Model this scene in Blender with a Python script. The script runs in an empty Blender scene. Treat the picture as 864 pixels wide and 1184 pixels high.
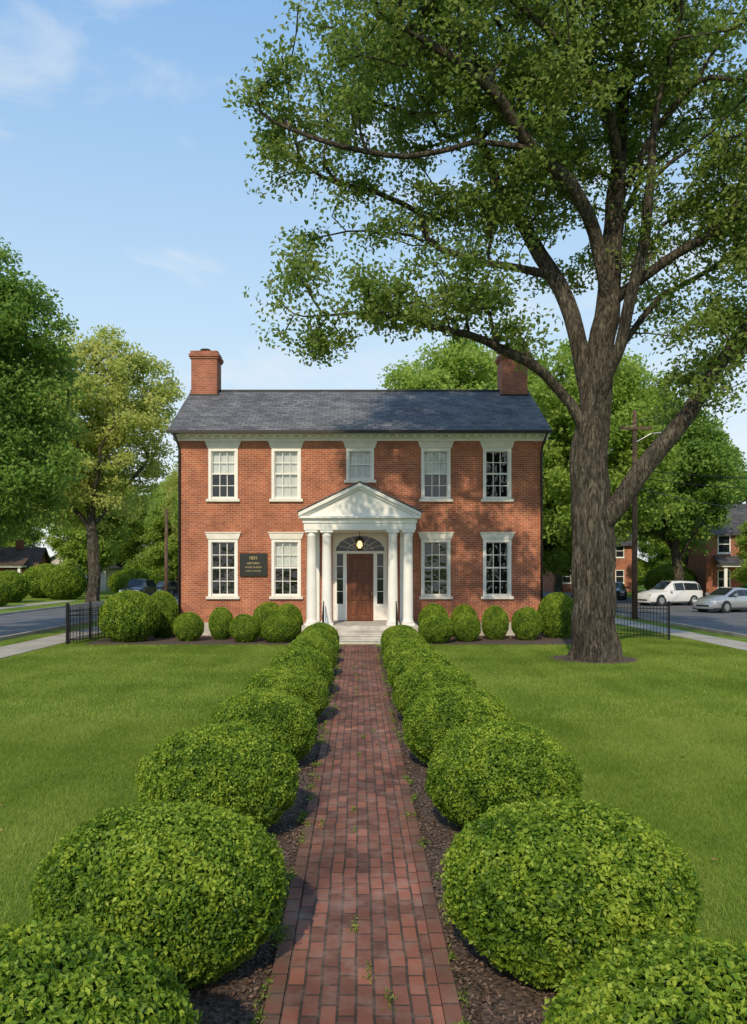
import bpy, math, random
import numpy as np
from mathutils import Vector
random.seed(7)
S=bpy.context.scene
COL=S.collection
R=np.random.default_rng(11)

# ---------------------------------------------------------------- helpers
def nmat(name):
    m=bpy.data.materials.new(name); m.use_nodes=True
    nt=m.node_tree; b=nt.nodes['Principled BSDF']
    return m,nt,b
def N(nt,t,**k):
    n=nt.nodes.new(t)
    for a,v in k.items():
        if hasattr(n,a): setattr(n,a,v)
    return n
def L(nt,a,b): nt.links.new(a,b)
def ramp(nt,stops):
    r=nt.nodes.new('ShaderNodeValToRGB'); e=r.color_ramp.elements
    while len(e)<len(stops): e.new(0.5)
    for i,(p,c) in enumerate(stops):
        e[i].position=p; e[i].color=(*c,1)
    return r
def simple(name,c,rough=.6,metal=0,noise=0.12,scale=3.0,bump=0.0,spec=.5):
    m,nt,b=nmat(name)
    tc=N(nt,'ShaderNodeTexCoord'); no=N(nt,'ShaderNodeTexNoise'); no.inputs['Scale'].default_value=scale; no.inputs['Detail'].default_value=6
    L(nt,tc.outputs['Object'],no.inputs['Vector'])
    lo=tuple(x*(1-noise*1.6) for x in c); hi=tuple(min(1,x*(1+noise)) for x in c)
    r=ramp(nt,[(.3,lo),(.7,hi)]); L(nt,no.outputs['Fac'],r.inputs['Fac']); L(nt,r.outputs['Color'],b.inputs['Base Color'])
    b.inputs['Roughness'].default_value=rough; b.inputs['Metallic'].default_value=metal
    b.inputs['Specular IOR Level'].default_value=spec
    if bump>0:
        no2=N(nt,'ShaderNodeTexNoise'); no2.inputs['Scale'].default_value=scale*8
        L(nt,tc.outputs['Object'],no2.inputs['Vector'])
        bp=N(nt,'ShaderNodeBump'); bp.inputs['Strength'].default_value=bump; bp.inputs['Distance'].default_value=.02
        L(nt,no2.outputs['Fac'],bp.inputs['Height']); L(nt,bp.outputs['Normal'],b.inputs['Normal'])
    return m
def leafmat(name,stops,trans=.3,rough=.5,nscale=.5,tcol=(.16,.26,.03),spec=.3,namp=.9):
    m,nt,b=nmat(name)
    at=N(nt,'ShaderNodeAttribute'); at.attribute_name='v'
    geo=N(nt,'ShaderNodeNewGeometry'); no=N(nt,'ShaderNodeTexNoise'); no.inputs['Scale'].default_value=nscale; no.inputs['Detail'].default_value=3
    L(nt,geo.outputs['Position'],no.inputs['Vector'])
    ma=N(nt,'ShaderNodeMath',operation='MULTIPLY_ADD'); ma.inputs[1].default_value=namp; ma.inputs[2].default_value=-namp/2
    L(nt,no.outputs['Fac'],ma.inputs[0])
    ad=N(nt,'ShaderNodeMath',operation='ADD'); L(nt,at.outputs['Fac'],ad.inputs[0]); L(nt,ma.outputs[0],ad.inputs[1])
    r=ramp(nt,stops); L(nt,ad.outputs[0],r.inputs['Fac']); L(nt,r.outputs['Color'],b.inputs['Base Color'])
    b.inputs['Roughness'].default_value=rough; b.inputs['Specular IOR Level'].default_value=spec
    tr=N(nt,'ShaderNodeBsdfTranslucent')
    mx=N(nt,'ShaderNodeMixRGB',blend_type='MIX'); mx.inputs['Fac'].default_value=.5; mx.inputs['Color2'].default_value=(*tcol,1)
    L(nt,r.outputs['Color'],mx.inputs['Color1']); L(nt,mx.outputs['Color'],tr.inputs['Color'])
    ms=N(nt,'ShaderNodeMixShader'); ms.inputs['Fac'].default_value=trans
    L(nt,b.outputs[0],ms.inputs[1]); L(nt,tr.outputs[0],ms.inputs[2])
    L(nt,ms.outputs[0],nt.nodes['Material Output'].inputs['Surface'])
    return m
def brickmat(name,c1,c2,mortar,bw,bh,ms=.012,axis='XZ',bump=.5,rough=.85,noise=.35,c3=None):
    m,nt,b=nmat(name)
    tc=N(nt,'ShaderNodeTexCoord'); sp=N(nt,'ShaderNodeSeparateXYZ'); cb=N(nt,'ShaderNodeCombineXYZ')
    L(nt,tc.outputs['Object'],sp.inputs[0])
    if axis=='XZ':
        ad=N(nt,'ShaderNodeMath',operation='ADD'); L(nt,sp.outputs['X'],ad.inputs[0]); L(nt,sp.outputs['Y'],ad.inputs[1])
        L(nt,ad.outputs[0],cb.inputs['X']); L(nt,sp.outputs['Z'],cb.inputs['Y'])
    elif axis=='YX':
        wn=N(nt,'ShaderNodeTexNoise'); wn.inputs['Scale'].default_value=2.5; L(nt,tc.outputs['Object'],wn.inputs['Vector'])
        wa=N(nt,'ShaderNodeMath',operation='MULTIPLY_ADD'); wa.inputs[1].default_value=.03; L(nt,wn.outputs['Fac'],wa.inputs[0]); L(nt,sp.outputs['X'],wa.inputs[2])
        L(nt,sp.outputs['Y'],cb.inputs['X']); L(nt,wa.outputs[0],cb.inputs['Y'])
    elif axis=='XYZ':
        L(nt,sp.outputs['X'],cb.inputs['X']); L(nt,sp.outputs['Z'],cb.inputs['Y'])
    br=N(nt,'ShaderNodeTexBrick'); L(nt,cb.outputs[0],br.inputs['Vector'])
    br.inputs['Scale'].default_value=1; br.inputs['Brick Width'].default_value=bw; br.inputs['Row Height'].default_value=bh
    br.inputs['Mortar Size'].default_value=ms; br.inputs['Mortar Smooth'].default_value=.2; br.inputs['Bias'].default_value=0
    br.inputs['Color1'].default_value=(*c1,1); br.inputs['Color2'].default_value=(*c2,1); br.inputs['Mortar'].default_value=(*mortar,1)
    col=br.outputs['Color']
    if c3 is not None:
        n3=N(nt,'ShaderNodeTexNoise'); n3.inputs['Scale'].default_value=5.5; n3.inputs['Detail'].default_value=9; n3.inputs['Roughness'].default_value=.7; L(nt,tc.outputs['Object'],n3.inputs['Vector'])
        r3=ramp(nt,[(.46,(0,0,0)),(.68,(.75,.75,.75))]); L(nt,n3.outputs['Fac'],r3.inputs[0])
        m3=N(nt,'ShaderNodeMixRGB'); m3.inputs['Color2'].default_value=(*c3,1); L(nt,r3.outputs[0],m3.inputs['Fac']); L(nt,col,m3.inputs['Color1']); col=m3.outputs['Color']
    no=N(nt,'ShaderNodeTexNoise'); no.inputs['Scale'].default_value=1.3; no.inputs['Detail'].default_value=8; L(nt,tc.outputs['Object'],no.inputs['Vector'])
    mr=N(nt,'ShaderNodeMapRange'); mr.inputs['From Min'].default_value=.3; mr.inputs['From Max'].default_value=.7
    mr.inputs['To Min'].default_value=1-noise; mr.inputs['To Max'].default_value=1+noise*.5
    L(nt,no.outputs['Fac'],mr.inputs['Value'])
    mx=N(nt,'ShaderNodeMixRGB',blend_type='MULTIPLY'); mx.inputs['Fac'].default_value=1
    L(nt,col,mx.inputs['Color1']); L(nt,mr.outputs[0],mx.inputs['Color2'])
    L(nt,mx.outputs['Color'],b.inputs['Base Color']); b.inputs['Roughness'].default_value=rough; b.inputs['Specular IOR Level'].default_value=.25
    bp=N(nt,'ShaderNodeBump'); bp.inputs['Strength'].default_value=bump; bp.inputs['Distance'].default_value=.01; bp.invert=True
    L(nt,br.outputs['Fac'],bp.inputs['Height']); L(nt,bp.outputs['Normal'],b.inputs['Normal'])
    return m

class MB:
    def __init__(s): s.v=[]; s.f=[]; s.m=[]
    def add(s,vs,fs,mi=0):
        o=len(s.v); s.v+= [tuple(p) for p in vs]; s.f+=[tuple(i+o for i in f) for f in fs]; s.m+=[mi]*len(fs)
    def box(s,x0,x1,y0,y1,z0,z1,mi=0):
        s.add([(x0,y0,z0),(x1,y0,z0),(x1,y1,z0),(x0,y1,z0),(x0,y0,z1),(x1,y0,z1),(x1,y1,z1),(x0,y1,z1)],
              [(0,3,2,1),(4,5,6,7),(0,1,5,4),(1,2,6,5),(2,3,7,6),(3,0,4,7)],mi)
    def quad(s,a,b,c,d,mi=0): s.add([a,b,c,d],[(0,1,2,3)],mi)
    def lathe(s,cx,cy,prof,n=20,mi=0):
        vs=[];fs=[]
        for r,z in prof:
            for i in range(n):
                a=2*math.pi*i/n; vs.append((cx+r*math.cos(a),cy+r*math.sin(a),z))
        for k in range(len(prof)-1):
            for i in range(n):
                j=(i+1)%n; fs.append((k*n+i,k*n+j,(k+1)*n+j,(k+1)*n+i))
        fs.append(tuple(range(n))[::-1]); fs.append(tuple(range((len(prof)-1)*n,len(prof)*n)))
        s.add(vs,fs,mi)
    def tube(s,pts,r,n=8,mi=0):
        pts=[Vector(p) for p in pts]; vs=[];fs=[]
        for k,p in enumerate(pts):
            d=(pts[min(k+1,len(pts)-1)]-pts[max(k-1,0)]).normalized()
            u=d.cross(Vector((0,0,1)) if abs(d.z)<.9 else Vector((1,0,0))).normalized(); w=d.cross(u)
            rr=r[k] if isinstance(r,(list,tuple)) else r
            for i in range(n):
                a=2*math.pi*i/n; vs.append(p+u*(rr*math.cos(a))+w*(rr*math.sin(a)))
        for k in range(len(pts)-1):
            for i in range(n):
                j=(i+1)%n; fs.append((k*n+i,k*n+j,(k+1)*n+j,(k+1)*n+i))
        fs.append(tuple(range(n))[::-1]); fs.append(tuple(range((len(pts)-1)*n,len(pts)*n)))
        s.add(vs,fs,mi)
    def mesh(s,name,mats,smooth=False):
        me=bpy.data.meshes.new(name); me.from_pydata(s.v,[],s.f)
        if not isinstance(mats,(list,tuple)): mats=[mats]
        for m in mats: me.materials.append(m)
        me.polygons.foreach_set('material_index',s.m)
        if smooth: me.polygons.foreach_set('use_smooth',[True]*len(s.f))
        me.update(); return me
def obj(name,me,parent=None,loc=(0,0,0),rot=None,bevel=0):
    o=bpy.data.objects.new(name,me); COL.objects.link(o); o.location=loc
    if rot: o.rotation_euler=rot
    if parent: o.parent=parent
    if bevel:
        b=o.modifiers.new('bevel','BEVEL'); b.width=bevel; b.segments=2; b.limit_method='ANGLE'
    return o
def tag(o,label,cat,group=None):
    o['label']=label; o['category']=cat
    if group: o['group']=group
    return o
def top(name,loc,label,cat,group=None,rot=None,scale=None):
    o=bpy.data.objects.new(name,None); o.empty_display_size=.3; COL.objects.link(o); o.location=loc
    if rot: o.rotation_euler=rot
    if scale: o.scale=scale
    return tag(o,label,cat,group)
def npmesh(name,V,k,mats,attr=None,extra=None):
    n=len(V)//k
    idx=np.arange(n*k,dtype=np.int32)
    if extra is not None:
        ev,ef,em=extra; ev=np.array(ev,dtype=float); ef=np.array(ef,dtype=np.int32)+n*k
        V=np.vstack([V,ev]); idx=np.concatenate([idx,ef.ravel()]); 
        tot=np.concatenate([np.full(n,k),np.full(len(ef),ef.shape[1])]).astype(np.int32)
        m_i=np.concatenate([np.zeros(n),np.full(len(ef),em)]).astype(np.int32)
    else:
        tot=np.full(n,k,dtype=np.int32); m_i=np.zeros(n,dtype=np.int32)
    me=bpy.data.meshes.new(name)
    me.vertices.add(len(V)); me.vertices.foreach_set('co',V.astype(np.float32).ravel())
    me.loops.add(len(idx)); me.loops.foreach_set('vertex_index',idx)
    me.polygons.add(len(tot))
    st=np.concatenate([[0],np.cumsum(tot)[:-1]]).astype(np.int32)
    me.polygons.foreach_set('loop_start',st); me.polygons.foreach_set('loop_total',tot)
    me.polygons.foreach_set('material_index',m_i)
    if not isinstance(mats,(list,tuple)): mats=[mats]
    for m in mats: me.materials.append(m)
    if attr is not None:
        a=me.attributes.new('v','FLOAT','POINT')
        arr=np.zeros(len(V),dtype=np.float32); arr[:len(attr)]=attr; a.data.foreach_set('value',arr)
    me.update(calc_edges=True); return me
def norm(a): return a/np.maximum(np.linalg.norm(a,axis=1,keepdims=True),1e-9)
def leafverts(C,Nn,length,width,rng,fold=.15):
    n=len(C); rv=rng.normal(size=(n,3)); t=norm(np.cross(Nn,rv)); s=np.cross(Nn,t)
    l=length*(.7+.6*rng.random((n,1))); w=width*(.7+.6*rng.random((n,1)))
    V=np.empty((n,4,3)); V[:,0]=C-t*l*.5; V[:,1]=C+s*w*.5-t*l*.02+Nn*w*fold; V[:,2]=C+t*l*.5-Nn*l*.1; V[:,3]=C-s*w*.5-t*l*.02+Nn*w*fold
    return V.reshape(-1,3)

# ---------------------------------------------------------------- materials
M={}
M['brick']=brickmat('house brick',(.52,.155,.065),(.33,.085,.042),(.48,.38,.30),.225,.078,.009,'XZ',.5,noise=.3,c3=(.42,.14,.07))
M['chim']=brickmat('chimney brick',(.48,.14,.075),(.33,.09,.05),(.36,.28,.22),.225,.078,.010,'XZ',.5,noise=.3)
M['slate']=brickmat('slate roof',(.21,.215,.225),(.10,.105,.12),(.05,.05,.055),.32,.115,.010,'XYZ',1,.75,noise=.3,c3=(.17,.17,.17))
M['path']=brickmat('path brick',(.36,.135,.085),(.15,.07,.052),(.075,.06,.045),.215,.1035,.008,'YX',1,.85,noise=.5,c3=(.30,.20,.155))
M['pathedge']=brickmat('path edge brick',(.30,.12,.08),(.14,.07,.05),(.07,.055,.04),.215,.2,.008,'YX',1,.85,noise=.5,c3=(.20,.17,.12))
M['white']=simple('white painted wood',(.86,.845,.80),.5,0,.04,2,.05)
M['lint']=simple('limestone lintel',(.80,.77,.69),.7,0,.07,4,.1)
M['stone']=simple('step stone',(.55,.52,.47),.8,0,.18,3,.2)
M['iron']=simple('black wrought iron',(.015,.015,.016),.45,.4,.1)
M['gutter']=simple('dark gutter',(.03,.028,.027),.5,.2,.1)
M['curtain']=simple('window blind',(.85,.85,.82),.9,0,.05,1)
M['inside']=simple('dark interior',(.035,.035,.032),.9,0,.5,1.5)
M['gold']=simple('gold lettering',(.62,.48,.22),.5,.2,.05)
M['plaque']=simple('dark plaque paint',(.016,.02,.015),.4)
M['asphalt']=simple('asphalt',(.14,.14,.145),.85,0,.22,.9,.3)
M['concrete']=simple('concrete pavement',(.42,.38,.32),.85,0,.14,.8,.2)
m,nt,b=nmat('window glass'); 
tr=N(nt,'ShaderNodeBsdfTransparent'); tr.inputs[0].default_value=(.82,.86,.86,1); gl=N(nt,'ShaderNodeBsdfGlossy'); gl.inputs['Roughness'].default_value=.03
ly=N(nt,'ShaderNodeLayerWeight'); ly.inputs['Blend'].default_value=.25
no=N(nt,'ShaderNodeTexNoise'); no.inputs['Scale'].default_value=2.2; tc=N(nt,'ShaderNodeTexCoord'); L(nt,tc.outputs['Object'],no.inputs['Vector'])
bp=N(nt,'ShaderNodeBump'); bp.inputs['Strength'].default_value=.3; bp.inputs['Distance'].default_value=.1; L(nt,no.outputs['Fac'],bp.inputs['Height']); L(nt,bp.outputs['Normal'],gl.inputs['Normal'])
ma=N(nt,'ShaderNodeMath',operation='MULTIPLY_ADD'); ma.inputs[1].default_value=.8; ma.inputs[2].default_value=.07; L(nt,ly.outputs['Fresnel'],ma.inputs[0])
ms=N(nt,'ShaderNodeMixShader'); L(nt,ma.outputs[0],ms.inputs['Fac']); L(nt,tr.outputs[0],ms.inputs[1]); L(nt,gl.outputs[0],ms.inputs[2]); L(nt,ms.outputs[0],nt.nodes['Material Output'].inputs['Surface'])
M['glass']=m
m,nt,b=nmat('dark glass'); b.inputs['Base Color'].default_value=(.02,.025,.03,1); b.inputs['Roughness'].default_value=.06; M['dglass']=m
def barkmat(name,c1,c2,vs=1.0):
    m,nt,b=nmat(name); tc=N(nt,'ShaderNodeTexCoord'); mp=N(nt,'ShaderNodeMapping'); mp.inputs['Scale'].default_value=(13*vs,13*vs,2.6*vs)
    L(nt,tc.outputs['Object'],mp.inputs[0]); no=N(nt,'ShaderNodeTexNoise'); no.inputs['Scale'].default_value=1.1; no.inputs['Detail'].default_value=10; no.inputs['Roughness'].default_value=.62; no.inputs['Distortion'].default_value=1.2
    L(nt,mp.outputs[0],no.inputs['Vector']); r=ramp(nt,[(.40,c1),(.52,tuple((p+q)*.45 for p,q in zip(c1,c2))),(.62,c2)]); L(nt,no.outputs['Fac'],r.inputs[0])
    n2=N(nt,'ShaderNodeTexNoise'); n2.inputs['Scale'].default_value=1.1; n2.inputs['Detail'].default_value=4; L(nt,tc.outputs['Object'],n2.inputs['Vector'])
    mr=N(nt,'ShaderNodeMapRange'); mr.inputs['From Min'].default_value=.3; mr.inputs['From Max'].default_value=.7; mr.inputs['To Min'].default_value=.6; mr.inputs['To Max'].default_value=1.2; L(nt,n2.outputs['Fac'],mr.inputs['Value'])
    mx=N(nt,'ShaderNodeMixRGB',blend_type='MULTIPLY'); mx.inputs['Fac'].default_value=1; L(nt,r.outputs[0],mx.inputs['Color1']); L(nt,mr.outputs[0],mx.inputs['Color2']); L(nt,mx.outputs[0],b.inputs['Base Color'])
    b.inputs['Roughness'].default_value=.95; b.inputs['Specular IOR Level'].default_value=.15
    bp=N(nt,'ShaderNodeBump'); bp.inputs['Strength'].default_value=1; bp.inputs['Distance'].default_value=.14; L(nt,no.outputs['Fac'],bp.inputs['Height']); L(nt,bp.outputs[0],b.inputs['Normal'])
    return m
M['bark']=barkmat('tree bark',(.04,.034,.027),(.20,.17,.13))
M['polewood']=barkmat('weathered pole wood',(.14,.085,.06),(.28,.19,.14),1.2)
m,nt,b=nmat('varnished door wood'); tc=N(nt,'ShaderNodeTexCoord'); mp=N(nt,'ShaderNodeMapping'); mp.inputs['Scale'].default_value=(14,14,1.2)
L(nt,tc.outputs['Object'],mp.inputs[0]); no=N(nt,'ShaderNodeTexNoise'); no.inputs['Scale'].default_value=1.5; no.inputs['Detail'].default_value=6; L(nt,mp.outputs[0],no.inputs['Vector'])
r=ramp(nt,[(.3,(.08,.022,.008)),(.7,(.20,.062,.022))]); L(nt,no.outputs['Fac'],r.inputs[0]); L(nt,r.outputs[0],b.inputs['Base Color']); b.inputs['Roughness'].default_value=.4; M['door']=m
m,nt,b=nmat('bark mulch'); tc=N(nt,'ShaderNodeTexCoord'); no=N(nt,'ShaderNodeTexNoise'); no.inputs['Scale'].default_value=28; no.inputs['Detail'].default_value=8; L(nt,tc.outputs['Object'],no.inputs['Vector'])
r=ramp(nt,[(.35,(.045,.03,.021)),(.55,(.12,.08,.058)),(.75,(.21,.15,.11))]); L(nt,no.outputs['Fac'],r.inputs[0]); L(nt,r.outputs[0],b.inputs['Base Color']); b.inputs['Roughness'].default_value=.95
bp=N(nt,'ShaderNodeBump'); bp.inputs['Distance'].default_value=.03; L(nt,no.outputs['Fac'],bp.inputs['Height']); L(nt,bp.outputs[0],b.inputs['Normal']); M['mulch']=m
M['chips']=leafmat('mulch chips',[(.0,(.05,.032,.022)),(.5,(.14,.09,.065)),(1,(.26,.18,.135))],0.0,.9)
m,nt,b=nmat('lawn'); tc=N(nt,'ShaderNodeTexCoord'); no=N(nt,'ShaderNodeTexNoise'); no.inputs['Scale'].default_value=.35; no.inputs['Detail'].default_value=5; L(nt,tc.outputs['Object'],no.inputs['Vector'])
no2=N(nt,'ShaderNodeTexNoise'); no2.inputs['Scale'].default_value=45; no2.inputs['Detail'].default_value=6; L(nt,tc.outputs['Object'],no2.inputs['Vector'])
mx=N(nt,'ShaderNodeMath',operation='MULTIPLY_ADD'); mx.inputs[1].default_value=.5; L(nt,no.outputs['Fac'],mx.inputs[0])
mm=N(nt,'ShaderNodeMath',operation='MULTIPLY'); mm.inputs[1].default_value=.5; L(nt,no2.outputs['Fac'],mm.inputs[0]); L(nt,mm.outputs[0],mx.inputs[2])
r=ramp(nt,[(.36,(.10,.17,.022)),(.5,(.17,.25,.035)),(.64,(.24,.31,.055))]); L(nt,mx.outputs[0],r.inputs[0]); L(nt,r.outputs[0],b.inputs['Base Color']); b.inputs['Roughness'].default_value=.95; b.inputs['Specular IOR Level'].default_value=.1
bp=N(nt,'ShaderNodeBump'); bp.inputs['Distance'].default_value=.03; L(nt,no2.outputs['Fac'],bp.inputs['Height']); L(nt,bp.outputs[0],b.inputs['Normal']); M['lawn']=m
M['grass']=leafmat('grass blades',[(.1,(.10,.17,.02)),(.5,(.20,.29,.035)),(.95,(.35,.42,.09))],.35,.6,.5,(.28,.39,.04),.2,1.3)
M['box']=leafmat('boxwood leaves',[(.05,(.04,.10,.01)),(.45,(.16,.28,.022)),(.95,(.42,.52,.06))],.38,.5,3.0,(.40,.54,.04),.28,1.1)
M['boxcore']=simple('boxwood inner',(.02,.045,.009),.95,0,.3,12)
M['oak']=leafmat('oak leaves',[(.05,(.08,.14,.03)),(.5,(.16,.25,.05)),(.95,(.31,.37,.10))],.5,.5,.5,(.38,.50,.08),.25)
M['leafA']=leafmat('maple leaves',[(.05,(.08,.17,.03)),(.5,(.16,.29,.05)),(.95,(.28,.41,.08))],.45,.5,.4,(.32,.48,.07),.25)
M['leafB']=leafmat('golden leaves',[(.05,(.28,.36,.07)),(.5,(.46,.52,.13)),(.95,(.62,.63,.20))],.5,.5,.4,(.68,.72,.16),.2)
M['leafC']=leafmat('fresh green leaves',[(.05,(.17,.29,.04)),(.5,(.29,.42,.07)),(.95,(.42,.54,.13))],.5,.5,.4,(.50,.65,.10),.2)

# ---------------------------------------------------------------- ground, roads
def sheet(name,x0,x1,y0,y1,z,mat,kind='structure'):
    b=MB(); b.quad((x0,y0,0),(x1,y0,0),(x1,y1,0),(x0,y1,0)); o=obj(name,b.mesh(name,mat),loc=(0,0,z)); o['kind']=kind; return o
sheet('ground',-600,600,-300,900,0,M['lawn'])
def block(name,x0,x1,y0,y1,z0,z1,mat):
    b=MB(); b.box(x0,x1,y0,y1,z0,z1); o=obj(name,b.mesh(name,mat)); o['kind']='structure'; return o
sheet('road',-19.6,-12.8,-60,400,.004,M['asphalt']); sheet('road',14.3,24.2,-60,400,.004,M['asphalt'])
sheet('cross_road',-12.8,14.3,64,71,.004,M['asphalt'])
for x in (-19.75,-12.8): block('kerb',x,x+.15,-60,63.9,-.02,.12,M['concrete'])
for x in (14.15,24.2): block('kerb',x,x+.15,-60,63.9,-.02,.12,M['concrete'])
def pavement(x0,x1):
    b=MB(); y=-20
    while y<62:
        b.box(x0,x1,y,y+1.485,-.02,.03); y+=1.5
    o=obj('pavement',b.mesh('pavement',M['concrete'])); o['kind']='structure'
pavement(-11.5,-10.05); pavement(11.9,13.2); pavement(-24,-22.6); pavement(26.5,28)
b=MB(); b.box(-.43,.47,-1,25.75,-.02,.035,0)
b.box(-.53,-.434,-1,25.75,-.02,.045,1); b.box(.474,.57,-1,25.75,-.02,.045,1)
o=obj('path',b.mesh('path',[M['path'],M['pathedge']])); o['kind']='structure'
sheet('mulch_bed',-1.75,-.535,-1,25.4,.006,M['mulch']); sheet('mulch_bed',.575,1.8,-1,25.4,.006,M['mulch'])
sheet('mulch_bed',-9.2,-1.32,25.9,29.6,.010,M['mulch']); sheet('mulch_bed',1.35,8.6,25.9,29.6,.010,M['mulch'])
b=MB(); b.add([(6.6+1.3*math.cos(a)*(1+.1*math.sin(3*a)),21.8+1.1*math.sin(a),0) for a in np.linspace(0,2*math.pi,30)[:-1]],[tuple(range(29))]); o=obj('mulch_ring',b.mesh('mulch_ring',M['mulch']),loc=(0,0,.006)); o['kind']='structure'
n=30000; y=2.2+R.random(n)**1.6*22.8; sd=np.where(R.random(n)<.5,-1,1); x=sd*(.57+R.random(n)**1.5*1.2)+.02
Nn=norm(R.normal(size=(n,3))*[.6,.6,.3]+[0,0,1]); C=np.stack([x,y,.012+R.random(n)*.02],1)
V=leafverts(C,Nn,.035,.016,R); o=obj('mulch_chips',npmesh('mulch_chips',V,4,M['chips'],np.repeat(R.random(n),4))); o['kind']='stuff'

def grass(name,n,y0,y1,h,w,power=1.0,seed=1,xmax=11.9):
    r=np.random.default_rng(seed)
    y=y0+(y1-y0)*r.random(n*3)**power; lim=np.minimum(y*.56+.6,xmax); x=(r.random(n*3)*2-1)*lim
    edge=1.62+.06*np.sin(y*5)+.05*np.sin(y*13)
    ok=(np.abs(x)>edge)&~((y>25.85)&(x>-9.25)&(x<8.65))&~((x<-10.0)&(x>-11.55))&(((x-6.6)**2+(y-21.8)**2)>1.3)
    ok&=(r.random(n*3)<lim/lim.max())
    x=x[ok][:n]; y=y[ok][:n]; n=len(x)
    hh=h*(.5+r.random(n)); a=r.random(n)*6.283; lean=r.normal(size=(n,2))*hh[:,None]*.45
    V=np.zeros((n,3,3)); V[:,0]=np.stack([x-np.cos(a)*w/2,y-np.sin(a)*w/2,0*x],1); V[:,1]=np.stack([x+np.cos(a)*w/2,y+np.sin(a)*w/2,0*x],1)
    V[:,2]=np.stack([x+lean[:,0],y+lean[:,1],hh],1)
    stripe=np.sin(x*2*math.pi/1.15)*.06+.09*np.sin(x*.7+y*.35)+.07*np.sin(y*.9-x*.5)
    v=np.clip(r.random(n)*.7+.14+stripe,0,1)
    V=V.reshape(-1,3); at=np.repeat(v,3); at[2::3]+=.12
    o=obj(name,npmesh(name,V,3,M['grass'],at)); o['kind']='stuff'
grass('grass',380000,2.8,13,.038,.006,.8,3)
grass('grass',340000,12.5,32,.04,.013,1,4)
r=R; n=5000; cl=170; cy=2.8+r.random(cl)**1.3*20; q=r.random(cl); cx=np.where(q<.42,-.53,np.where(q<.84,.57,-.43+.9*r.random(cl)))+r.normal(size=cl)*.03; k=r.integers(0,cl,n)
x=cx[k]+r.normal(size=n)*.018; y=cy[k]+r.normal(size=n)*.06; C=np.stack([x,y,.045+r.random(n)*.015],1)
V=leafverts(C,norm(r.normal(size=(n,3))+[0,0,.8]),.032,.009,r); o=obj('path_weeds',npmesh('path_weeds',V,4,M['grass'],np.repeat(r.random(n),4))); o['kind']='stuff'
n=200; x=R.random(n)*22-11; y=3+R.random(n)*21; C=np.stack([x,y,np.full(n,.05)],1); V=leafverts(C,norm(R.normal(size=(n,3))*.4+[0,0,1]),.06,.035,R)
M['dryleaf']=leafmat('dry leaves',[(0,(.2,.12,.04)),(1,(.4,.3,.1))],0,.8); o=obj('fallen_leaves',npmesh('fallen_leaves',V,4,M['dryleaf'],np.repeat(R.random(n),4))); o['kind']='stuff'

# ---------------------------------------------------------------- bushes
def bushmesh(seed,n=56000,ll=.034,lw=.019,rz=.53,cz=.47,lum=1.25):
    r=np.random.default_rng(seed)
    D=norm(r.normal(size=(int(n*1.3),3)))
    ph=r.random(12)*6.28; fr=r.normal(size=(12,3))*3.2
    a1=sum(np.sin(D@fr[i]*1.0+ph[i]) for i in range(12)); a2=sum(np.sin(D@fr[i]*4.6+ph[i]*2) for i in range(12))
    lp=(a1*.0045+a2*.0045)*lum; dep=r.random(len(D))**2.0*.09
    rad=1+lp-dep+np.where(r.random(len(D))<.13,.045*r.random(len(D)),0)
    P=D*rad[:,None]; P[:,:2]*=.76
    tuck=np.clip(1+.22*np.minimum(0,P[:,2]+.25),.8,1); P[:,:2]*=tuck[:,None]
    P[:,2]=np.sign(P[:,2])*np.abs(P[:,2])**.9*rz+cz
    ok=(P[:,2]>.0); P=P[ok][:n]; D2=D[ok][:n]; dep=dep[ok][:n]; a2=a2[ok][:n]; n=len(P)
    Nn=norm(D2*.8+r.normal(size=(n,3))*.8+[0,0,.35])
    V=leafverts(P,Nn,ll,lw,r,.2)
    v=np.clip(.46+a2*.035-dep*5.5+.16*np.clip(D2[:,2],-1,1)+r.normal(size=n)*.22,0,1)  # lit tops and shaded inner leaves put into leaf colour, plus random clump tone
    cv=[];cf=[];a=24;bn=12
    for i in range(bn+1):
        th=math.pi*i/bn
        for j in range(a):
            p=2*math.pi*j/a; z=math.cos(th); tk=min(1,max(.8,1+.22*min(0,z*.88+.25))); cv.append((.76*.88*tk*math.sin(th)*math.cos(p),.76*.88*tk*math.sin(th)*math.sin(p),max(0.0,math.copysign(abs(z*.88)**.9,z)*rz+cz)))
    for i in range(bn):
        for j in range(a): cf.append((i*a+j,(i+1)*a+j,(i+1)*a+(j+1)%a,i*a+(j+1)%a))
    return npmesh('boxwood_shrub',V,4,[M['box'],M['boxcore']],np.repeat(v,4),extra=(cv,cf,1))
BM=[bushmesh(1),bushmesh(2),bushmesh(3)]
BF=[bushmesh(5,32000,.042,.026),bushmesh(6,32000,.042,.026)]
rows=[(-1.36,1.47,3.0,1),(-1.24,1.32,4.95,1),(-1.33,1.38,7.4,.96),(-1.23,1.28,10.0,.93),(-1.17,1.25,12.7,.90),(-1.16,1.22,15.4,.86),(-1.14,1.20,18.1,.82),(-1.14,1.20,20.7,.79),(-1.16,1.24,23.1,.76)]
for i,(xl,xr,y,sc) in enumerate(rows):
    for x in (xl,xr):
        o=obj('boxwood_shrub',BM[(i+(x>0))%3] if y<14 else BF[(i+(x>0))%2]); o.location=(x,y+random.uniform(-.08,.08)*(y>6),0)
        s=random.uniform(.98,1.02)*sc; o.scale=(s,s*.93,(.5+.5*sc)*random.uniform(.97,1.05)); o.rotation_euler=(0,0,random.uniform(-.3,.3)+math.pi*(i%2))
        tag(o,'rounded clipped green boxwood bordering the brick path','shrub','boxwoods lining the path')
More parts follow.
